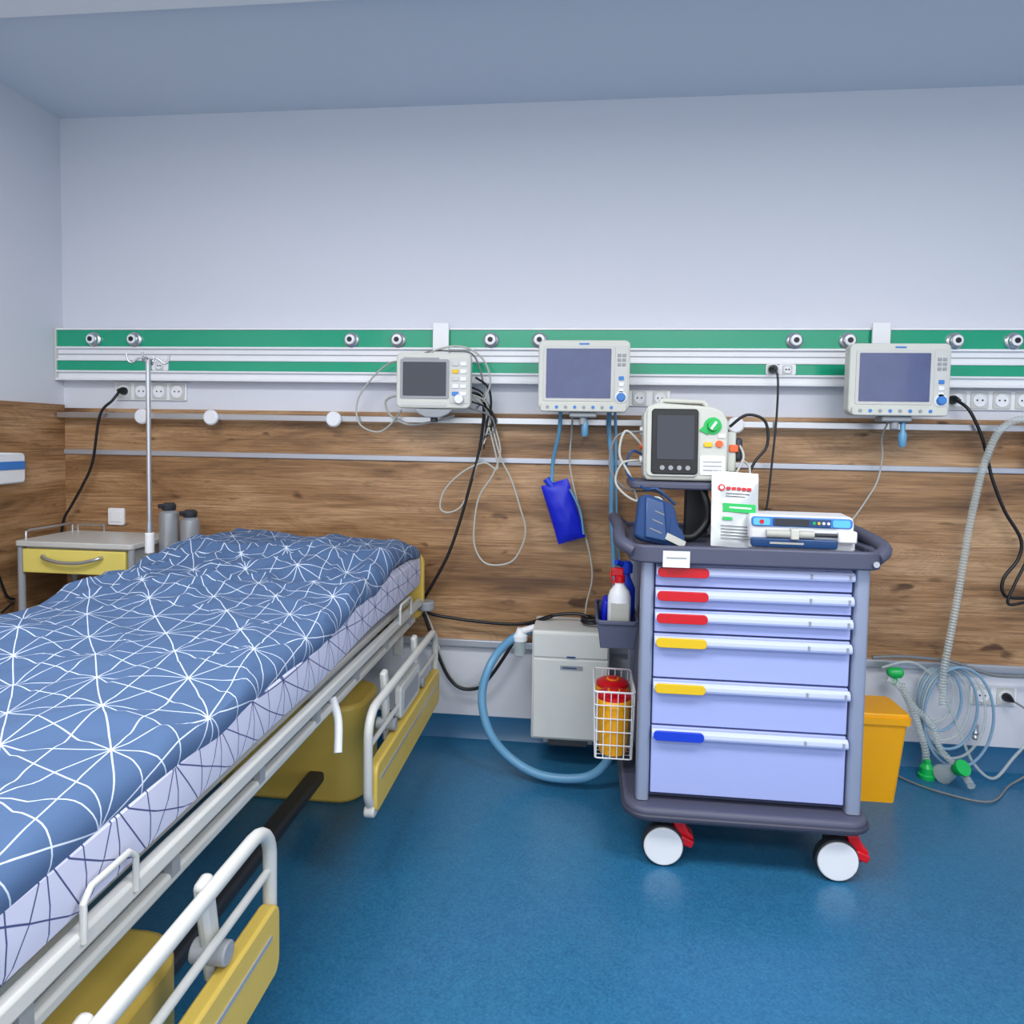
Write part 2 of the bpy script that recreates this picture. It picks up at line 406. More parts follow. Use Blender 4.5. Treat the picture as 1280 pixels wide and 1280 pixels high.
# ---------------------------------------------------------------- bed
bx0,bx1=-1.59,-.685; by0,by1=-2.42,-.17
bed=empty('hospital_bed')
def sm(a,b,x):
    t=max(0,min(1,(x-a)/(b-a))); return t*t*(3-2*t)
def soft_sheet(name,par,x0,x1,y0,y1,zt,r,turn,hf,m,nx=96,ny=220,amp=1.0,pull=0):
    bm=bmesh.new(); uvl=bm.loops.layers.uv.new('UVMap')
    ext=r*turn
    xs=[-ext+(x1-x0-2*r+2*ext)*i/nx for i in range(nx+1)]
    ys=[-ext+(y1-y0-2*r+2*ext)*j/ny for j in range(ny+1)]
    def prof(s,L):
        if s<0: a=-s/r; return -r*math.sin(a), r*(1-math.cos(a))
        if s>L: a=(s-L)/r; return L+r*math.sin(a), r*(1-math.cos(a))
        return s,0
    V=[]; UV={}
    for s in xs:
        row=[]
        for t in ys:
            px,dx=prof(s,x1-x0-2*r); py,dy=prof(t,y1-y0-2*r)
            X=x0+r+px; Y=y0+r+py
            d=max(dx,dy) if min(dx,dy)<1e-6 else min(1.9*r,math.hypot(dx,dy))
            Z=zt-d+hf(X,Y)
            n=noise.noise(Vector((X*2.3,Y*1.9,.3)))*.022+noise.noise(Vector((X*5+Y*1.5,Y*3.4,1.7)))*.008
            q=noise.noise(Vector((X*2.6+Y*2.1,Y*1.6-X*1.2,4.1))); n+=.014*max(0,.20-abs(q))/.20
            q=noise.noise(Vector((X*6-Y*4,Y*3+X*2,8.1))); n+=-.005*max(0,.15-abs(q))/.15
            k=sm(-1.35,-.95,Y)*(1-sm(-.62,-.40,Y))
            q=noise.noise(Vector((X*5+Y*7,Y*6-X*3,2.2))); n+=k*.020*q
            q=noise.noise(Vector((X*3+Y*4,Y*5-X*6,5.2))); n+=k*.016*max(0,.2-abs(q))/.2
            Z+=n*amp*(1 if d<.01 else .5)
            wob=.010*noise.noise(Vector((Y*3,X*.5,7.7)))*amp
            X+=wob; Y+=.01*noise.noise(Vector((X*5,2,3)))*amp
            X+=pull*sm(-1.0,-.25,Y)*(x1-X)/(x1-x0)
            v=bm.verts.new((X,Y,Z)); row.append(v)
            UV[v]=(s*.98+t*.17,t*.98-s*.17)
        V.append(row)
    for i in range(nx):
        for j in range(ny):
            f_=bm.faces.new((V[i][j],V[i+1][j],V[i+1][j+1],V[i][j+1]))
            for l in f_.loops: l[uvl].uv=UV[l.vert]
    o=fin(name,bm,m,par,smooth=True)
    for p in o.data.polygons: p.use_smooth=True
    return o
def dip(Y): return -.016*(1-sm(-2.3,-1.5,Y))
def hf(X,Y):
    h=.05*sm(-1.35,-.85,Y)+.060*sm(-.82,-.55,Y)
    h*=1-.30*sm(-.95,-.68,X)
    h-=.02*sm(-.35,-.18,Y)
    return h+dip(Y)
soft_sheet('duvet',bed,bx0-.015,bx1+.002,by0,by1,.833,.040,1.86,hf,'duvet',pull=.09)
bm=bmesh.new()
rows=[]
for j in range(61):
    Y=by0+(by1-by0)*j/60
    up=.045*sm(-1.35,-.75,Y)
    z0_,z1_=.682+up*.6+dip(Y)*.8,.800+up+dip(Y)
    c=.018
    rows.append([bm.verts.new((x,Y,z)) for x,z in ((bx0+c,z0_),(bx1-c,z0_),(bx1-.004,z0_+.006),(bx1,z0_+c),(bx1+.003,(z0_+z1_)/2),(bx1,z1_-c),(bx1-c,z1_),(bx0+c,z1_),(bx0,z1_-c),(bx0,z0_+c))])
for A,B in zip(rows,rows[1:]):
    n=len(A)
    for i in range(n): bm.faces.new((A[i],A[(i+1)%n],B[(i+1)%n],B[i]))
bm.faces.new(rows[0]); bm.faces.new(rows[-1])
fin('mattress',bm,'sheet',bed,smooth=True)
box('mattress_platform',bed,bx0+.03,bx1-.03,by0,by1,.645,.668,'offwhite',bev=.005)
for i,(x,sg) in enumerate(((bx0,-1),(bx1,1))):
    box('side_beam_%d'%i,bed,x-.012,x+.012,by0,by1,.628,.660,'offwhite',bev=.006)
    box('lower_beam_%d'%i,bed,x-.012-.02*sg,x+.012-.02*sg,by0+.05,by1-.03,.565,.588,'offwhite',bev=.006)
    for j in range(7):
        yy=by0+.2+j*.32
        box('strut_%d_%d'%(i,j),bed,x-.008-.014*sg,x+.008-.014*sg,yy-.012,yy+.012,.58,.64,'greyp')
for j,(yy,hw) in enumerate(((-2.09,.055),(-.45,.08))):
    tube('mattress_retainer_%d'%j,bed,[(bx1+.014,yy-hw,.645),(bx1+.014,yy-hw,.700),(bx1+.014,yy-hw+.015,.715),(bx1+.014,yy+hw-.015,.715),(bx1+.014,yy+hw,.700),(bx1+.014,yy+hw,.645)],.005,'offwhite',sharp=True)
prism('head_board',bed,rrect(bx0-.01,bx1+.010,.56,.850,.05),-.145,-.115,'xz','paley2',bev=.006)
prism('foot_board',bed,rrect(bx0-.01,bx1+.012,.42,.835,.05),-2.515,-2.485,'xz','paley2',bev=.006)
for i,x in enumerate((bx0+.1,bx1-.1)):
    box('head_post_%d'%i,bed,x-.02,x+.02,-.15,-.12,.40,.60,'offwhite',bev=.005)
    box('foot_post_%d'%i,bed,x-.02,x+.02,-2.51,-2.40,.58,.64,'offwhite',bev=.005)
cyl('corner_bumper',bed,(bx1+.02,-.13,.60),(bx1+.02,-.13,.64),.035,'greyp',bev=.006)
# side rails (folded down)
def rail(nm,x,ya,yb,z0,z1,plate=True):
    r_=.07
    L=[]
    def arc(cy,cz,a0,a1):
        for i in range(7):
            a=math.radians(a0+(a1-a0)*i/6); L.append((x,cy+r_*math.cos(a),cz+r_*math.sin(a)))
    arc(ya+r_,z0+r_,270,180); arc(ya+r_,z1-r_,180,90); arc(yb-r_,z1-r_,90,0); arc(yb-r_,z0+r_,0,-90)
    tube(nm+'_hoop',bed,L,.0135,'offwhite',sharp=True,closed=True,n=12)
    h=(z1-z0)
    prism(nm+'_panel',bed,rrect(ya+.015,yb-.0,z0-.01,z0+h*.46,.03),x-.010,x+.022,'yz','paley2',bev=.006)
    box(nm+'_panel_groove',bed,x+.020,x+.0245,ya+.05,yb-.04,z0+h*.27,z0+h*.30,'alum')
    prism(nm+'_panel_edge',bed,rrect(ya+.005,yb+.006,z0-.02,z0+.015,.017),x-.016,x+.016,'yz','offwhite',bev=.005)
    for k,t in enumerate((.28,.72)):
        yy=ya+(yb-ya)*t
        box(nm+'_arm_%d'%k,bed,x-.034,x-.012,yy-.018,yy+.018,z0+h*.35,.60,'offwhite',bev=.008,rot=(math.radians(10),0,0))
        cyl(nm+'_pivot_%d'%k,bed,(x-.05,yy,z0+h*.55),(x+.014,yy,z0+h*.55),.02,'greyp',bev=.003)
    if plate:
        ym=(ya+yb)/2
        prism(nm+'_release',bed,rrect(ym-.13,ym+.13,z0+h*.50,z0+h*.88,.02),x-.012,x+.012,'yz','offwhite',bev=.005)
        prism(nm+'_release_inset',bed,rrect(ym-.1,ym+.1,z0+h*.57,z0+h*.80,.015),x+.008,x+.015,'yz','greyp',bev=.003)
    tube(nm+'_midbar',bed,[(x,ya,z0+h*.66),(x,yb,z0+h*.66)],.008,'offwhite',sharp=True)
rail('head_rail_right',-.60,-1.12,-.24,.255,.55)
rail('foot_rail_right',-.60,-2.38,-1.735,.30,.59,False)
rail('head_rail_left',-1.67,-1.12,-.24,.255,.555)
# lift columns and base
prism('lift_cover_head',bed,rrect(-1.35,-.79,-.64,-.34,.09),.0,.36,'xy','paley2',bev=.015)
prism('lift_column_head',bed,rrect(-1.28,-.88,-.58,-.40,.05),.35,.62,'xy','offwhite',bev=.01)
prism('lift_cover_foot',bed,rrect(-1.42,-.72,-2.12,-1.80,.09),.03,.40,'xy','paley2',bev=.015)
prism('lift_column_foot',bed,rrect(-1.32,-.86,-2.05,-1.87,.05),.39,.62,'xy','offwhite',bev=.01)
tube('backrest_release_lever',bed,[(-.70,-1.14,.60),(-.675,-1.16,.545),(-.66,-1.20,.47)],.012,'white')
box('base_beam_0',bed,-1.35,-1.29,-2.3,-.35,.08,.12,'dark',bev=.01)
box('base_beam_1',bed,-.98,-.92,-2.3,-.35,.08,.12,'dark',bev=.01)
box('base_cross',bed,-1.35,-.92,-2.3,-2.23,.08,.12,'dark',bev=.01)
for i,(x,y) in enumerate(((-1.46,-.30),(-1.42,-2.27),(-.93,-2.27))):
    cyl('caster_%d'%i,bed,(x-.02,y,.055),(x+.02,y,.055),.055,'dark',bev=.006)
    box('caster_fork_%d'%i,bed,x-.03,x+.03,y-.02,y+.02,.08,.12,'greyp',bev=.006)

# ---------------------------------------------------------------- iv pole
g=empty('iv_pole')
px,py=-1.665,-.53
cyl('pole_lower',g,(px,py,.60),(px,py,1.0),.012,'steel')
cyl('pole',g,(px,py,.95),(px,py,1.63),.009,'steel')
cyl('collar',g,(px,py,.88),(px,py,.96),.017,'white',bev=.003)
box('bed_clamp',g,px-.02,px+.06,py-.02,py+.02,.60,.65,'offwhite',bev=.005)
for i,a in enumerate((0,90,180,270)):
    c,s=math.cos(math.radians(a+20)),math.sin(math.radians(a+20))
    tube('hook_%d'%i,g,[(px,py,1.625),(px+c*.03,py+s*.03,1.63),(px+c*.055,py+s*.055,1.612),(px+c*.07,py+s*.07,1.62),(px+c*.075,py+s*.075,1.645)],.004,'steel')

# ---------------------------------------------------------------- bedside cabinet
g=empty('bedside_cabinet')
x0,x1,yf,yb=-2.36,-1.84,-.385,-.06
prism('top',g,rrect(x0-.005,x1+.003,yf-.01,yb,.02),.862,.885,'xy','offwhite',bev=.004)
for i,(x,y) in enumerate(((x0+.012,yf+.012),(x1-.012,yf+.012),(x0+.012,yb-.012),(x1-.012,yb-.012))):
    cyl('leg_%d'%i,g,(x,y,.06),(x,y,.87),.014,'greyp')
    cyl('caster_%d'%i,g,(x-.012,y,.032),(x+.012,y,.032),.032,'dark',bev=.003)
box('drawer_box',g,x0+.03,x1-.03,yf+.02,yb-.01,.75,.862,'offwhite')
box('drawer_front',g,x0+.03,x1-.03,yf-.004,yf+.018,.752,.852,'paley',bev=.004)
box('shelf',g,x0+.02,x1-.02,yf+.02,yb,.575,.592,'offwhite',bev=.002)
box('back_panel',g,x0+.02,x1-.02,yb-.01,yb,.10,.58,'offwhite')
box('side_left',g,x0+.02,x0+.03,yf+.03,yb,.10,.58,'offwhite')
box('side_right',g,x1-.03,x1-.02,yf+.03,yb,.10,.58,'offwhite')
box('door',g,x0+.03,x1-.03,yf-.002,yf+.016,.10,.568,'paley',bev=.004)
box('bottom',g,x0+.02,x1-.02,yf+.02,yb,.09,.105,'offwhite')
xm=(x0+x1)/2
tube('drawer_handle',g,[(xm-.13,yf,.828),(xm-.12,yf-.025,.822),(xm-.06,yf-.033,.808),(xm,yf-.035,.804),(xm+.06,yf-.033,.808),(xm+.12,yf-.025,.822),(xm+.13,yf,.828)],.0075,'steel')
tube('door_handle',g,[(x1-.07,yf,.50),(x1-.07,yf-.03,.48),(x1-.07,yf-.03,.38),(x1-.07,yf,.36)],.0075,'steel')
tube('towel_rail',g,[(x0+.0,yf+.05,.885),(x0+.0,yf+.05,.915),(x0+.0,yf+.07,.92),(x0+.0,yb-.03,.92),(x0+.0,yb-.01,.915),(x0+.0,yb-.01,.885)],.006,'steel',sharp=True)
tube('back_rail',g,[(x0+.03,yb-.01,.88),(x0+.03,yb-.01,.915),(x0+.16,yb-.01,.915),(x0+.16,yb-.01,.88)],.005,'steel',sharp=True)

# oxygen cylinders
for x,y,h in ((-1.785,-.22,1.045),(-1.700,-.20,1.015)):
    g=empty('oxygen_cylinder')
    lathe('body',g,(x,y,0),[(.038,0),(.040,.02),(.040,h-.06),(.038,h-.045),(.028,h-.036),(.022,h-.032)],'canister')
    lathe('valve',g,(x,y,h-.034),[(.026,0),(.029,.008),(.029,.024),(.020,.032)],'dark')
    cyl('valve_port',g,(x,y,h-.014),(x-.02,y-.040,h-.014),.010,'dark')

# ---------------------------------------------------------------- cart
cart=empty('medical_cart')
X0,X1,YF,YK=.20,.845,-.83,-.34
box('carcass',cart,X0+.01,X1-.01,YF+.01,YK,.215,.985,'side',bev=.004)
box('gap_backing',cart,X0+.02,X1-.02,YF+.002,YF+.012,.222,.975,'gap')
for i,(a,b_) in enumerate(((X0-.014,X0+.026),(X1-.022,X1+.022))):
    prism('front_post_%d'%i,cart,rrect(a,b_,YF-.022,YF+.03,.012),.213,.988,'xy','post')
    prism('rear_post_%d'%i,cart,rrect(a,b_,YK-.03,YK+.01,.012),.213,.988,'xy','post')
prism('base_platform',cart,rrect(.150,.890,-.895,-.30,.07),.166,.210,'xy','slate',bev=.012,seg=3)
prism('base_bumper',cart,rrect(.144,.896,-.902,-.293,.075),.175,.192,'xy','slate2',bev=.005)
dz=[(.898,.966),(.828,.892),(.752,.822),(.608,.746),(.458,.602),(.236,.452)]
cols=['red','red','red','ylab','ylab','blue']
dx0,dx1=X0+.030,X1-.028
for i,((a,b_),c) in enumerate(zip(dz,cols)):
    d=empty('drawer_%d'%(i+1)); d.parent=cart
    box('front',d,dx0,dx1,YF-.014,YF+.004,a,b_,'drawer',bev=.003)
    prism('grip',d,[(YF-.014,b_-.006),(YF-.026,b_-.004),(YF-.036,b_-.012),(YF-.038,b_-.024),(YF-.034,b_-.032),(YF-.030,b_-.030),(YF-.030,b_-.018),(YF-.024,b_-.012),(YF-.014,b_-.012)],dx0,dx1,'yz','lip',bev=.0015)
    prism('label',d,rrect(dx0+.004,dx0+.158,b_-.036,b_-.006,.013),YF-.0415,YF-.034,'xz',c,bev=.0015)
    box('lock_mark_1',d,dx1-.13,dx1-.124,YF-.0400,YF-.036,b_-.026,b_-.012,'greyp')
    box('lock_mark_2',d,dx1-.018,dx1-.012,YF-.0400,YF-.036,b_-.026,b_-.012,'greyp')
# top tray
def ring(name,par,out,inn,z0,z1,m,bev=0):
    bm=bmesh.new(); n=len(out)
    a=[bm.verts.new((p[0],p[1],z0)) for p in out]; b_=[bm.verts.new((p[0],p[1],z1)) for p in out]
    c=[bm.verts.new((p[0],p[1],z0)) for p in inn]; d=[bm.verts.new((p[0],p[1],z1)) for p in inn]
    for i in range(n):
        j=(i+1)%n
        bm.faces.new((a[i],a[j],b_[j],b_[i])); bm.faces.new((c[i],c[j],d[j],d[i])); bm.faces.new((b_[i],b_[j],d[j],d[i])); bm.faces.new((a[i],a[j],c[j],c[i]))
    return fin(name,bm,m,par,bev=bev)
prism('tray_top',cart,rrect(.155,.885,-.885,-.29,.05),.978,1.012,'xy','slate',bev=.006)
ring('tray_rim',cart,rrect(.145,.895,-.892,-.28,.06),rrect(.163,.877,-.874,-.298,.045),.975,1.03,'slate',bev=.006)
for s,xo,xi in ((-1,.120,.165),(1,.918,.875)):
    tube('side_handle_%s'%('left' if s<0 else 'right'),cart,[(xi,-.86,1.005),(xo,-.81,1.03),(xo-.003*s,-.66,1.05),(xo,-.48,1.055),(xo,-.36,1.05),(xi,-.30,1.01)],.021,'slate')
    box('handle_web_%s'%('left' if s<0 else 'right'),cart,min(xi,xo),max(xi,xo),-.78,-.36,.995,1.03,'slate',bev=.006)
cyl('lock',cart,(.862,-.897,.995),(.862,-.888,.995),.009,'steel')
box('paper_label',cart,.245,.325,-.8935,-.8915,.965,1.015,'white')
box('paper_label_text',cart,.255,.315,-.8945,-.893,.992,.996,'greyp')
def wheel(nm,x,y,face):
    cyl(nm+'_tyre',cart,(x,y-.016,.066),(x,y+.016,.066),.066,'dark',n=40,bev=.006)
    cyl(nm+'_disc',cart,(x,y-.021,.066),(x,y+.021,.066),.061,'white',n=40,bev=.004)
    box(nm+'_fork',cart,x-.03,x+.045,y+.018,y+.05,.09,.172,'dark',bev=.01)
    if face:
        prism(nm+'_brake',cart,[(x+.03,.14),(x+.065,.142),(x+.082,.105),(x+.098,.092),(x+.094,.070),(x+.072,.055),(x+.045,.085)],y-.0,y+.05,'xz','red',bev=.005)
        box(nm+'_brake_tab',cart,x+.05,x+.095,y-.014,y+.04,.070,.095,'red',bev=.005,rot=(0,math.radians(25),0))
wheel('wheel_front_left',.276,-.832,1); wheel('wheel_front_right',.803,-.840,1)
wheel('wheel_rear_left',.24,-.38,0); wheel('wheel_rear_right',.80,-.38,0)
# raised shelf for the defibrillator
prism('riser_shelf',cart,rrect(.155,.475,-.70,-.44,.03),1.188,1.212,'xy','slate',bev=.006)
prism('riser_column',cart,rrect(.36,.44,-.53,-.49,.008),1.01,1.19,'xy','dark')
prism('riser_foot',cart,rrect(.34,.46,-.56,-.46,.01),1.01,1.024,'xy','dark')
# side bin (open)
bin_=empty('side_bin'); bin_.parent=cart
def openbox(name,par,x0,x1,y0,y1,z0,z1,t,m,taper=0):
    bm=bmesh.new()
    def rg(a,b,c,d,z): return [bm.verts.new(v) for v in((a,c,z),(b,c,z),(b,d,z),(a,d,z))]
    o0=rg(x0+taper,x1-taper,y0+taper,y1-taper,z0); o1=rg(x0,x1,y0,y1,z1)
    i1=rg(x0+t,x1-t,y0+t,y1-t,z1); i0=rg(x0+taper+t,x1-taper-t,y0+taper+t,y1-taper-t,z0+t)
    for A,B in((o0,o1),(o1,i1),(i1,i0)):
        for i in range(4): bm.faces.new((A[i],A[(i+1)%4],B[(i+1)%4],B[i]))
    bm.faces.new(o0); bm.faces.new(i0)
    return fin(name,bm,m,par,bev=.003)
openbox('tub',bin_,.055,.19,-.74,-.44,.655,.745,.005,'slate',.012)
ring('rim',bin_,rrect(.05,.192,-.745,-.435,.02),rrect(.06,.185,-.735,-.445,.015),.738,.752,'slate',bev=.003)
# spray bottle
g=empty('spray_bottle')
lathe('body',g,(.130,-.66,.665),[(.036,0),(.039,.01),(.039,.150),(.033,.170),(.017,.192),(.015,.20)],'white')
lathe('collar',g,(.130,-.66,.865),[(.018,0),(.018,.022),(.01,.026)],'red')
box('head',g,.10,.142,-.670,-.650,.887,.914,'red',bev=.004)
box('trigger',g,.100,.107,-.666,-.654,.855,.895,'red',bev=.002,rot=(0,math.radians(-20),0))
box('label',g,.10,.16,-.7005,-.695,.725,.80,'cabwht')
g=empty('disinfectant_bottle')
lathe('body',g,(.158,-.56,.665),[(.03,0),(.032,.01),(.032,.16),(.014,.20),(.013,.215)],'blue')
lathe('cap',g,(.158,-.56,.88),[(.022,0),(.022,.03),(.012,.04)],'blue')
cyl('nozzle',g,(.158,-.56,.905),(.120,-.585,.92),.010,'blue')
g=empty('blue_glove_pack')
box('pack',g,.072,.096,-.60,-.50,.668,.785,'bluebag',bev=.01,rot=(0,.12,0))
# wire basket
bk=empty('wire_basket'); bk.parent=cart
bx=[.052,.188]; byy=[-.71,-.47]; bz=[.27,.50]
for i in range(6):
    z=bz[0]+(bz[1]-bz[0])*i/5; k=.006*(5-i)/5
    tube('hoop_%d'%i,bk,[(p[0],p[1],z) for p in rrect(bx[0]+k,bx[1]-k,byy[0]+k,byy[1]-k,.012,3)],.0022 if i<5 else .0035,'white',sharp=True,closed=True,n=6)
for i in range(6):
    x=bx[0]+.01+(bx[1]-bx[0]-.02)*i/5
    tube('wire_x%d'%i,bk,[(x,byy[0],bz[1]),(x,byy[0]+.006,bz[0]),(x,byy[1]-.006,bz[0]),(x,byy[1],bz[1])],.0018,'white',sharp=True,n=6)
for i in range(9):
    y=byy[0]+.01+(byy[1]-byy[0]-.02)*i/8
    tube('wire_y%d'%i,bk,[(bx[0],y,bz[1]),(bx[0]+.006,y,bz[0]),(bx[1]-.006,y,bz[0]),(bx[1],y,bz[1])],.0018,'white',sharp=True,n=6)
for i,y in enumerate((-.648,-.532)):
    g=empty('sharps_container')
    lathe('body',g,(.120,y,.272),[(.046,0),(.049,.01),(.056,.15),(.057,.175)],'yellow')
    lathe('rim',g,(.120,y,.440),[(.061,0),(.061,.020),(.058,.024)],'yellow')
    lathe('lid',g,(.120,y,.462),[(.059,0),(.058,.012),(.044,.020),(.03,.022)],'red')
    lathe('lid_insert',g,(.120,y,.483),[(.022,0),(.022,.003)],'yellow')
    lathe('lid_plug',g,(.120,y,.486),[(.016,0),(.015,.005)],'red')

# ---------------------------------------------------------------- defibrillator
g=empty('defibrillator',(.335,-.60,1.212),(math.radians(-4),0,0)); defib=g
prism('body',g,[(-.125,0),(.125,0),(.14,.02),(.142,.20),(.125,.235),(.09,.25),(-.09,.262),(-.125,.25),(-.138,.22),(-.135,.02)],-.06,.04,'xz','defib',bev=.008,seg=3)
prism('rear_body',g,[(-.115,0),(.115,0),(.13,.02),(.132,.19),(.115,.225),(.08,.24),(-.08,.252),(-.115,.24),(-.128,.21),(-.125,.02)],.035,.10,'xz','dark',bev=.008,seg=3)
prism('front_bezel',g,rrect(-.128,.045,.012,.245,.018),-.068,-.05,'xz','defib',bev=.004)
prism('screen_frame',g,rrect(-.112,.042,.020,.240,.012),-.072,-.06,'xz','black',bev=.003)
prism('screen',g,rrect(-.094,.028,.07,.218,.004),-.0745,-.07,'xz','screend')
for i in range(4): lathe('softkey_%d'%i,g,(-.075+i*.028,-.072,.042),[(.008,0),(.008,.003)],'greyp',n=12,axis=(0,-1,0))
prism('handle',g,[(-.09,.255),(-.075,.285),(.075,.28),(.10,.248),(.08,.248),(.065,.266),(-.065,.27),(-.075,.252)],.0,.05,'xz','defib',bev=.005)
lathe('dial_plate',g,(.090,-.06,.185),[(.029,0),(.029,.003)],'greenp',axis=(0,-1,0))
lathe('dial',g,(.090,-.062,.185),[(.019,0),(.017,.014)],'greenp',axis=(0,-1,0))
box('dial_mark',g,.086,.094,-.082,-.074,.170,.200,'white',rot=(0,.6,0))
prism('dial_pointer',g,[(.045,.170),(.075,.155),(.070,.195)],-.066,-.058,'xz','greenp')
box('dial_label',g,.108,.132,-.064,-.058,.145,.158,'white')
lathe('shock_button',g,(.112,-.06,.125),[(.012,0),(.011,.008)],'orange',axis=(0,-1,0))
prism('charge_button',g,rrect(.062,.090,.114,.130,.005),-.066,-.058,'xz','ylab',bev=.001)
prism('label_panel',g,rrect(.05,.132,.02,.085,.006),-.063,-.058,'xz','white')
for i in range(3): box('label_line_%d'%i,g,.06,.12,-.0645,-.062,.035+i*.014,.038+i*.014,'greyp')
for i in range(3): lathe('side_port_%d'%i,g,(-.137,.0,.07+i*.05),[(.014,0),(.014,.008)],'orange' if i==1 else 'white',n=16,axis=(-1,0,0))
box('side_pouch',g,.142,.175,-.03,.06,.03,.17,'defib',bev=.008)
box('paddle',g,.172,.196,-.03,.05,.07,.15,'dark',bev=.01)
box('pouch_tag_orange',g,.150,.180,-.036,-.030,.10,.125,'orange',bev=.003)

for nm,pts,r_,mm in (
 ('lead_1',[(.49,-.60,1.40),(.54,-.62,1.44),(.60,-.62,1.42),(.61,-.62,1.34),(.57,-.62,1.28),(.54,-.62,1.20),(.50,-.62,1.08),(.48,-.60,1.035)],.005,'cabblk'),
 ('lead_2',[(.20,-.60,1.33),(.14,-.62,1.38),(.12,-.63,1.30),(.16,-.64,1.22),(.20,-.64,1.10),(.24,-.66,1.03)],.0045,'cabwht'),
 ('lead_3',[(.20,-.60,1.38),(.11,-.60,1.36),(.09,-.60,1.25),(.15,-.62,1.18),(.26,-.64,1.17),(.27,-.68,1.08)],.004,'cabgry'),
 ('lead_4',[(.20,-.60,1.28),(.13,-.64,1.27),(.11,-.64,1.20),(.17,-.72,1.15),(.25,-.74,1.16),(.27,-.74,1.06)],.004,'cabwht'),
 ('lead_5',[(.51,-.60,1.36),(.53,-.64,1.30),(.50,-.66,1.22),(.53,-.66,1.10),(.52,-.66,1.03)],.004,'cabwht'),
 ('lead_6',[(.50,-.60,1.30),(.55,-.63,1.27),(.545,-.66,1.20),(.56,-.66,1.10),(.55,-.66,1.03)],.004,'cabwht'),
 ('lead_7',[(.20,-.60,1.30),(.16,-.62,1.31),(.145,-.63,1.24),(.20,-.71,1.19),(.24,-.73,1.19),(.30,-.72,1.14)],.0045,'pump'),
 ('strap',[(.39,-.66,1.19),(.41,-.67,1.14),(.41,-.67,1.08),(.37,-.68,1.035),(.33,-.69,1.03)],.014,'black')):
    adopt(tube(nm,None,pts,r_,mm),defib)

# blood pressure cuff pouch
g=empty('blood_pressure_cuff',(.235,-.78,1.022),(math.radians(-18),math.radians(12),math.radians(8)))
prism('cuff',g,[(-.075,.004),(-.05,-.004),(.05,-.002),(.088,.008),(.078,.03),(.04,.125),(.028,.136),(-.055,.150),(-.080,.135)],-.018,.018,'xz','cloth',bev=.012,seg=4)
prism('cuff_fold',g,[(-.045,.004),(.03,.004),(.0,.132),(-.062,.140)],-.026,-.012,'xz','pump',bev=.005)
prism('cuff_wing',g,[(.03,.006),(.092,.012),(.075,.05),(.03,.09)],-.024,.0,'xz','cloth',bev=.006)
for i in range(3): box('print_%d'%i,g,-.035+.004*i,.006,-.0275,-.025,.03+i*.03,.034+i*.03,'cabgry',rot=(0,.2,0))
box('tag',g,.02,.085,-.030,-.024,.004,.026,'cabwht',rot=(0,math.radians(14),0))

# foil electrode packet
g=empty('electrode_packet',(.482,-.76,1.012),(math.radians(-14),math.radians(3),math.radians(4)))
def pillow(name,par,x0,x1,z0,z1,t,m,n=16):
    bm=bmesh.new(); F=[];B=[]
    for s,A in((-1,F),(1,B)):
        for i in range(n+1):
            row=[]
            for j in range(n+1):
                u,v=i/n,j/n; k=(max(0,math.sin(math.pi*u))*max(0,math.sin(math.pi*v)))**.5
                x=x0+(x1-x0)*u; z=z0+(z1-z0)*v
                y=s*(t*k+.001)+noise.noise(Vector((x*30,z*22,2)))*.004
                row.append(bm.verts.new((x,y,z)))
            A.append(row)
    for A in(F,B):
        for i in range(n):
            for j in range(n): bm.faces.new((A[i][j],A[i+1][j],A[i+1][j+1],A[i][j+1]))
    for i in range(n):
        bm.faces.new((F[i][0],F[i+1][0],B[i+1][0],B[i][0])); bm.faces.new((F[i][n],F[i+1][n],B[i+1][n],B[i][n]))
        bm.faces.new((F[0][i],F[0][i+1],B[0][i+1],B[0][i])); bm.faces.new((F[n][i],F[n][i+1],B[n][i+1],B[n][i]))
    return fin(name,bm,m,par,smooth=True)
pillow('pouch',g,-.074,.076,0,.245,.008,'bag')
lathe('red_logo',g,(-.045,-.0085,.190),[(.011,0),(.011,.004)],'red',axis=(0,-1,0))
lathe('red_logo_inner',g,(-.045,-.012,.190),[(.006,0),(.006,.002)],'white',axis=(0,-1,0))
for i in range(5): box('title_%d'%i,g,-.028+i*.0165,-.016+i*.0165,-.0125,-.009,.184,.194,'red')
box('text_1',g,-.03,.045,-.012,-.009,.172,.1735,'dark')
box('text_2',g,-.03,.03,-.012,-.009,.163,.1645,'dark')
box('green_band',g,-.04,.064,-.0135,-.009,.112,.140,'greenp')
box('green_band_text',g,-.02,.05,-.0142,-.013,.124,.129,'white')
box('green_band_2',g,-.04,-.01,-.0135,-.010,.085,.095,'greenp')
for i in range(5): box('fine_print_%d'%i,g,-.045,.05-.01*(i%2),-.012,-.009,.026+i*.010,.0275+i*.010,'dark')

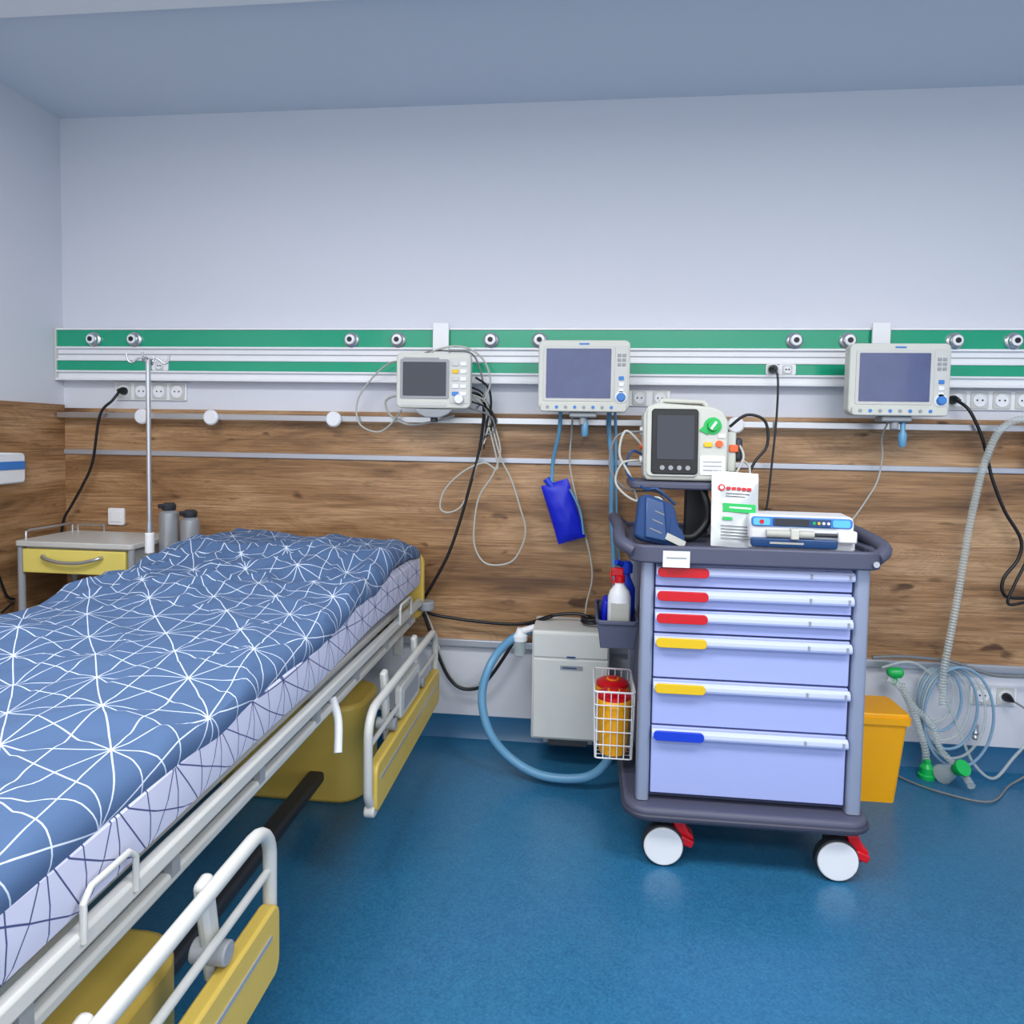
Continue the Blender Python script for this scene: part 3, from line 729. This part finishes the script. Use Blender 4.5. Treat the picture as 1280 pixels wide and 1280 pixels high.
# infusion pump
g=empty('syringe_pump',(.685,-.73,1.013),(0,0,math.radians(-3)))
prism('base',g,rrect(-.155,.162,-.055,.06,.02),.0,.035,'xy','white',bev=.006)
prism('body',g,[(-.06,.03),(-.068,.085),(-.055,.108),(.055,.112),(.06,.03)],-.160,.150,'yz','white',bev=.01,seg=3)
prism('face_blue',g,rrect(-.155,.143,.074,.104,.010),-.0715,-.058,'xz','bluebtn',bev=.002)
prism('face_dark',g,rrect(-.092,.080,.076,.102,.006),-.0728,-.058,'xz','pump',bev=.002)
prism('display',g,rrect(-.085,.015,.078,.100,.004),-.0738,-.07,'xz','dark')
prism('display_right',g,rrect(.085,.135,.078,.100,.006),-.0735,-.07,'xz','disp')
prism('side_pad',g,rrect(-.150,-.10,.078,.100,.006),-.0735,-.07,'xz','disp')
lathe('side_pad_key',g,(-.125,-.0735,.089),[(.007,0),(.007,.002)],'red',n=14,axis=(0,-1,0))
for i in range(4): lathe('key_%d'%i,g,(.03+i*.014,-.0728,.089),[(.0045,0),(.0045,.002)],['greenp','ylab','white','white'][i],n=12,axis=(0,-1,0))
cyl('syringe_barrel',g,(-.11,-.07,.052),(.03,-.07,.052),.013,'cabwht')
cyl('plunger',g,(.03,-.07,.052),(.13,-.07,.052),.006,'dark')
prism('carriage',g,rrect(-.155,.10,.010,.038,.008),-.078,-.05,'xz','pump',bev=.003)
box('carriage_text',g,-.10,.0,-.0795,-.077,.021,.027,'cabwht')
box('plunger_clamp',g,.10,.155,-.082,-.045,.030,.068,'white',bev=.006)
box('syringe_clamp',g,-.04,-.015,-.088,-.05,.036,.070,'cream',bev=.004)

# ---------------------------------------------------------------- compressor unit on rail
comp=empty('air_compressor'); g=comp
x0,x1,yf,yb,z0,z1=-.192,.118,-.285,-.05,.112,.578
box('housing',g,x0,x1,yf,yb,z0+.02,z1,'comp',bev=.010,seg=3)
box('door_panel',g,x0+.008,x1-.006,yf-.006,yf+.01,z0+.03,.465,'comp',bev=.004)
box('upper_panel',g,x0+.006,x1-.006,yf-.006,yf+.01,.472,z1-.008,'comp',bev=.004)
box('name_label',g,x0+.14,x0+.175,yf-.010,yf-.004,.474,.480,'pump')
prism('nameplate',g,rrect(x0+.115,x0+.205,.425,.442,.004),yf-.0085,yf-.004,'xz','greyp')
box('nameplate_text',g,x0+.125,x0+.180,yf-.0095,yf-.008,.431,.436,'pump')
box('vent',g,x0+.07,x0+.23,yf+.005,yf+.05,z0-.005,z0+.022,'dark',bev=.003)
box('vent_2',g,x0+.05,x1-.06,yf+.02,yb-.02,z0+.0,z0+.022,'greyp',bev=.003)
box('rail_hook',g,-.08,.02,yb-.01,-.031,.40,.46,'greyp')
box('wall_bracket',g,-.10,.04,-.06,-.001,.20,.41,'greyp')
tube('coil',g,[(.05+.045*math.cos(a*.6),-.17+.045*math.sin(a*.6),.588+a*.0012) for a in range(22)],.006,'cabblk',step=3)
tube('breathing_hose',g,[(-.12,-.12,.56),(-.20,-.16,.545),(-.29,-.22,.51),(-.355,-.30,.44),(-.385,-.34,.32),(-.35,-.37,.19),(-.26,-.38,.09),(-.13,-.40,.04),(.03,-.42,.055),(.11,-.42,.12),(.13,-.40,.20)],.017,'hose',n=14)
lathe('water_trap_cup',g,(-.25,-.20,.44),[(.012,0),(.024,.01),(.028,.06),(.030,.07)],'clear')
lathe('water_trap_cap',g,(-.25,-.20,.51),[(.032,0),(.032,.02),(.018,.03),(.012,.05)],'white')
cyl('water_trap_elbow',g,(-.25,-.20,.545),(-.19,-.18,.56),.014,'white')

def cab(name,pts,r,m,y=-.075,to=None):
    o=tube(name,None,[(p[0],y if len(p)<3 else p[2],p[1]) for p in pts],r,m)
    if to: adopt(o,to)
    return o
def plug(x,z,y,c):
    lathe('plug',c,(x,y,z),[(.018,0),(.018,.012),(.012,.03),(.006,.045)],'cabblk',axis=(0,-1,0))
# tubes and bag hanging under the centre monitor
cab('supply_hose',[(-.10,1.46,-.20),(-.105,1.38,-.16),(-.13,1.26,-.10),(-.135,1.16,-.09)],.0085,'hose',to=mon2)
g=empty('breathing_bag',(-.085,-.09,1.045),(0,math.radians(-18),0))
pillow('bag',g,-.060,.060,-.135,.125,.03,'bluebag')
cyl('neck',g,(-.015,0,.11),(-.030,0,.15),.015,'blue')
tube('strap',g,[(.055,-.02,-.12),(.07,-.02,-.02),(.055,-.02,.08)],.005,'hose')
cab('supply_hose',[(.10,1.50,-.16),(.10,1.40,-.10),(.115,1.25,-.09),(.12,1.04,-.09),(.13,.90,-.10),(.14,.72,-.12)],.0105,'hose',to=mon2)
cab('supply_hose',[(.12,1.50,-.14),(.13,1.38,-.09),(.135,1.2),(.145,1.0),(.16,.8,-.08)],.006,'hose',to=mon2)
cab('sensor_cable',[(-.05,1.46,-.2),(-.055,1.38,-.1),(-.06,1.24),(-.03,1.1),(.0,.98),(.035,.85),(.045,.75),(.025,.65),(.02,.60)],.004,'cabwht',to=mon2)
adopt(lathe('gas_filter',None,(.0,-.22,1.36),[(.010,0),(.014,.01),(.014,.05),(.009,.06),(.009,.10)],'hose'),mon2)
adopt(lathe('gas_filter',None,(1.215,-.22,1.34),[(.010,0),(.014,.01),(.016,.05),(.009,.06),(.009,.12)],'hose'),mon3)
cab('sensor_cable',[(1.18,1.46,-.2),(1.19,1.38,-.1),(1.205,1.30),(1.19,1.20),(1.15,1.12),(1.10,1.04),(1.05,.98)],.0035,'cabwht',to=mon3)
# wall plugs and mains cables
plug(-2.13,1.536,-.020,cab('power_cable',[(-2.13,1.53,-.055),(-2.145,1.49,-.08),(-2.20,1.42,-.09),(-2.25,1.21),(-2.30,1.10),(-2.36,1.0),(-2.40,.93),(-2.42,.80)],.006,'cabblk'))
plug(.765,1.65,-.066,cab('power_cable',[(.765,1.65,-.10),(.775,1.60,-.11),(.78,1.45,-.09),(.77,1.23),(.76,1.10),(.74,.95),(.74,.6)],.0045,'dark'))
plug(1.49,1.535,-.020,cab('power_cable',[(1.49,1.53,-.055),(1.52,1.49,-.09),(1.57,1.39,-.09),(1.61,1.28),(1.63,1.21),(1.68,1.09),(1.745,.98),(1.74,.90),(1.69,.82),(1.69,.76),(1.74,.74),(1.95,.76)],.0065,'cabblk'))
cab('power_cable',[(1.95,1.30),(1.86,1.18),(1.80,1.05),(1.76,.90),(1.72,.80),(1.70,.72),(1.78,.73),(1.95,.74)],.0055,'cabblk',-.095)
plug(1.755,.315,-.020,cab('power_cable',[(1.755,.315,-.055),(1.80,.28,-.09),(1.82,.18,-.09),(1.80,.06,-.12),(1.70,.008,-.16),(1.55,.008,-.3),(1.40,.008,-.25),(1.30,.008,-.15),(1.22,.04,-.06)],.004,'cabgry'))
# left monitor bundle
cab('power_cable',[(-.50,1.53,-.16),(-.45,1.53,-.13),(-.43,1.47,-.10),(-.45,1.30),(-.49,1.14),(-.53,.99),(-.58,.84),(-.64,.72),(-.68,.65),(-.705,.61)],.007,'cabblk',to=mon1)
cab('power_cable',[(-.705,.61),(-.66,.57),(-.45,.545),(-.25,.55,-.10),(-.12,.60,-.13),(-.02,.615,-.14),(.03,.605,-.15)],.007,'cabblk',to=comp)
cab('power_cable',[(-.70,.60),(-.67,.52),(-.63,.41),(-.58,.30),(-.52,.245),(-.44,.25),(-.39,.30),(-.33,.39),(-.27,.49),(-.20,.56,-.12),(-.12,.60,-.14)],.0075,'cabblk',to=comp)
cab('earth_cable',[(-.695,.61,-.085),(-.655,.53,-.085),(-.615,.42,-.085),(-.57,.315,-.085),(-.51,.262,-.085),(-.45,.265,-.085),(-.41,.305,-.085)],.004,'cabwht',to=comp)
cab('sensor_cable',[(-.48,1.50,-.16),(-.42,1.47,-.1),(-.36,1.27),(-.31,1.17),(-.27,1.05),(-.245,.96),(-.26,.88),(-.31,.81),(-.41,.80),(-.46,.86),(-.47,.95),(-.45,1.09),(-.39,1.19),(-.36,1.30),(-.40,1.44,-.09)],.004,'cabwht',to=mon1)
cab('sensor_cable',[(-.47,1.52,-.16),(-.42,1.46,-.1),(-.44,1.33),(-.47,1.20),(-.52,1.06),(-.58,1.02),(-.62,1.04),(-.60,1.12),(-.52,1.20),(-.43,1.24),(-.37,1.22),(-.41,1.40,-.09)],.004,'cabwht',to=mon1)
cab('sensor_cable',[(-.76,1.66,-.20),(-.84,1.66,-.12),(-.92,1.60,-.10),(-.99,1.50,-.09),(-.98,1.40,-.09),(-.90,1.365,-.09),(-.84,1.40,-.09),(-.78,1.46,-.14)],.004,'cabwht',to=mon1)
cab('sensor_cable',[(-.74,1.47,-.16),(-.80,1.52,-.12),(-.86,1.50,-.1),(-.84,1.44,-.1),(-.76,1.40,-.1),(-.66,1.41,-.12),(-.55,1.44,-.14)],.005,'cabwht',to=mon1)
cab('coiled_cable',[(-.66,1.69,-.18),(-.62,1.715,-.16),(-.54,1.73,-.15),(-.47,1.71,-.15),(-.42,1.66,-.14),(-.40,1.58,-.13),(-.43,1.50,-.12)],.004,'cabwht',to=mon1)
cab('coiled_cable',[(-.70,1.69,-.16),(-.64,1.71,-.15),(-.56,1.71,-.14),(-.48,1.70,-.13),(-.44,1.62,-.13),(-.43,1.52,-.12),(-.46,1.47,-.12)],.004,'cabgry',to=mon1)
cab('coiled_cable',[(-.46,1.60,-.15),(-.41,1.56,-.12),(-.40,1.48,-.10),(-.42,1.40,-.09),(-.38,1.42,-.09),(-.42,1.50,-.1)],.005,'cabblk',to=mon1)
for i in range(4):
    cab('sensor_cable',[(-.48,1.56-.03*i,-.17),(-.43+.01*i,1.53-.03*i,-.12),(-.42+.012*i,1.44-.02*i,-.09),(-.43,1.30+.02*i,-.09)],.004,['cabblk','cabwht','cabblk','cabgry'][i],to=mon1)
# breathing circuit on the right
circ=empty('breathing_circuit')
def ctube(pts,r,c=.006): return tube('corrugated_tube',circ,[(p[0],-.12 if len(p)<3 else p[2],p[1]) for p in pts],r,'clear',corr=c,n=12)
ctube([(1.80,1.43),(1.70,1.455),(1.62,1.41),(1.57,1.28),(1.545,1.15),(1.525,1.02),(1.51,.88),(1.49,.70),(1.47,.55),(1.455,.42),(1.46,.30)],.014)
ctube([(1.30,.38),(1.34,.30),(1.42,.22),(1.46,.12),(1.50,.07,-.2),(1.50,.05,-.27)],.013)
ctube([(1.24,.40),(1.30,.36),(1.36,.24),(1.40,.12),(1.41,.06,-.11)],.013)
for k in range(6):
    r1=.09+.015*k; ox=1.46+.014*k; oz=.32-.014*k
    tube('coiled_tube',circ,[(ox+r1*math.cos(t*math.pi/6)*.8,-.055-.010*k,oz+r1*math.sin(t*math.pi/6)*1.25) for t in range(12)],.0055,'tubeb' if k%2 else 'clear',closed=True,n=8)
cab('oxygen_tube',[(1.24,.43),(1.34,.46),(1.42,.42),(1.50,.30),(1.56,.16),(1.60,.06,-.1),(1.66,.02,-.13),(1.75,.10,-.1),(1.85,.2)],.006,'clear',to=circ)
cab('oxygen_tube',[(1.20,.47),(1.32,.48),(1.5,.47),(1.6,.44),(1.70,.42),(1.9,.43)],.007,'cabgry',to=circ)
lathe('valve_body',circ,(1.25,-.10,.42),[(.012,0),(.02,.01),(.022,.05),(.012,.06)],'greenp',axis=(1,0,0))
lathe('valve_branch',circ,(1.28,-.10,.42),[(.010,0),(.012,-.04),(.008,-.05)],'greenp')
lathe('floor_valve',circ,(1.41,-.12,.0),[(.03,0),(.032,.015),(.026,.02),(.026,.045),(.014,.06),(.014,.075)],'greenp')
g=empty('mask',(1.475,-.20,.075),(math.radians(50),math.radians(20),0)); g.parent=circ
lathe('connector',g,(0,0,0),[(.016,0),(.022,.008),(.022,.03),(.03,.035),(.03,.05)],'greenp')
lathe('cone',g,(0,0,-.075),[(.038,0),(.036,.02),(.02,.07),(.016,.076)],'clear')
lathe('steel_adapter',circ,(1.615,-.07,.15),[(.010,0),(.014,.01),(.010,.02),(.014,.03),(.010,.04),(.012,.06)],'steel')

# waste bin
g=empty('waste_bin')
bm=bmesh.new()
def lay(x0,x1,y0,y1,z): return [bm.verts.new((p[0],p[1],z)) for p in rrect(x0,x1,y0,y1,.02,4)]
R_=[lay(1.03,1.195,-.345,-.19,.0),lay(1.015,1.225,-.355,-.17,.305),lay(1.005,1.235,-.365,-.16,.305),lay(1.005,1.235,-.365,-.16,.33),lay(1.02,1.22,-.35,-.175,.33),lay(1.04,1.18,-.34,-.20,.02)]
for A,B in zip(R_,R_[1:]):
    n=len(A)
    for i in range(n): bm.faces.new((A[i],A[(i+1)%n],B[(i+1)%n],B[i]))
bm.faces.new(R_[0]); bm.faces.new(R_[-1])
fin('tub',bm,'yellow',g,smooth=True)
prism('lid',g,rrect(1.01,1.23,-.36,-.165,.02),.322,.345,'xy','yellow',bev=.006)

# small device on left wall
g=empty('soap_dispenser')
prism('body',g,[(-.36,1.12),(-.30,1.12),(-.292,1.135),(-.292,1.235),(-.30,1.25),(-.46,1.255),(-.46,1.12)],XL+.014,XL+.058,'yz','white',bev=.008)
box('blue_front',g,XL+.057,XL+.062,-.44,-.30,1.18,1.215,'bluebtn',bev=.002)
tube('cable',g,[(XL+.03,-.42,1.12),(XL+.03,-.45,.9),(XL+.03,-.38,.66),(XL+.035,-.34,.62),(XL+.03,-.40,.58)],.005,'cabblk')
# red handle at right edge
g=empty('emergency_handle')
box('stem',g,1.78,1.90,-.10,-.07,1.30,1.325,'red',bev=.006); box('grip',g,1.745,1.80,-.115,-.065,1.30,1.34,'red',bev=.008)
box('tag',g,1.75,1.92,-.10,-.075,1.36,1.40,'greenp',bev=.004,rot=(0,.4,0)); box('wall_mount',g,1.88,1.94,-.075,-.014,1.28,1.42,'white',bev=.006)

# ---------------------------------------------------------------- lights
def area(name,loc,rot,sx,sy,pw,col=(1,1,1)):
    l=bpy.data.lights.new(name,'AREA'); l.shape='RECTANGLE'; l.size=sx; l.size_y=sy; l.energy=pw; l.color=col
    o=bpy.data.objects.new(name,l); C.objects.link(o); o.location=loc; o.rotation_euler=rot; return o
area('ceiling_lamp',(-1.0,-2.2,2.70),(0,0,0),1.2,.6,46,(1,1,1))
area('ceiling_lamp',(1.3,-2.2,2.70),(0,0,0),1.2,.6,46,(1,1,1))
area('ceiling_lamp',(.2,-3.9,2.70),(0,0,0),2.4,.6,54,(1,1,1))
w=bpy.data.worlds.new('World'); S.world=w; w.use_nodes=True
bg=w.node_tree.nodes['Background']; bg.inputs[0].default_value=(.91,.95,1,1); bg.inputs[1].default_value=1.6

# ---------------------------------------------------------------- camera
f=850.0
cam=bpy.data.objects.new('camera',bpy.data.cameras.new('camera')); C.objects.link(cam)
R=Matrix.Rotation(math.radians(6.04),4,'Z')@Matrix.Rotation(math.radians(90-2.8),4,'X')@Matrix.Rotation(0.017,4,'Z')
cam.matrix_world=Matrix.Translation((0,-2.983,1.35))@R
cam.data.sensor_width=36; cam.data.lens=f/1280*36; cam.data.shift_y=-0.04; cam.data.clip_start=.02
S.camera=cam
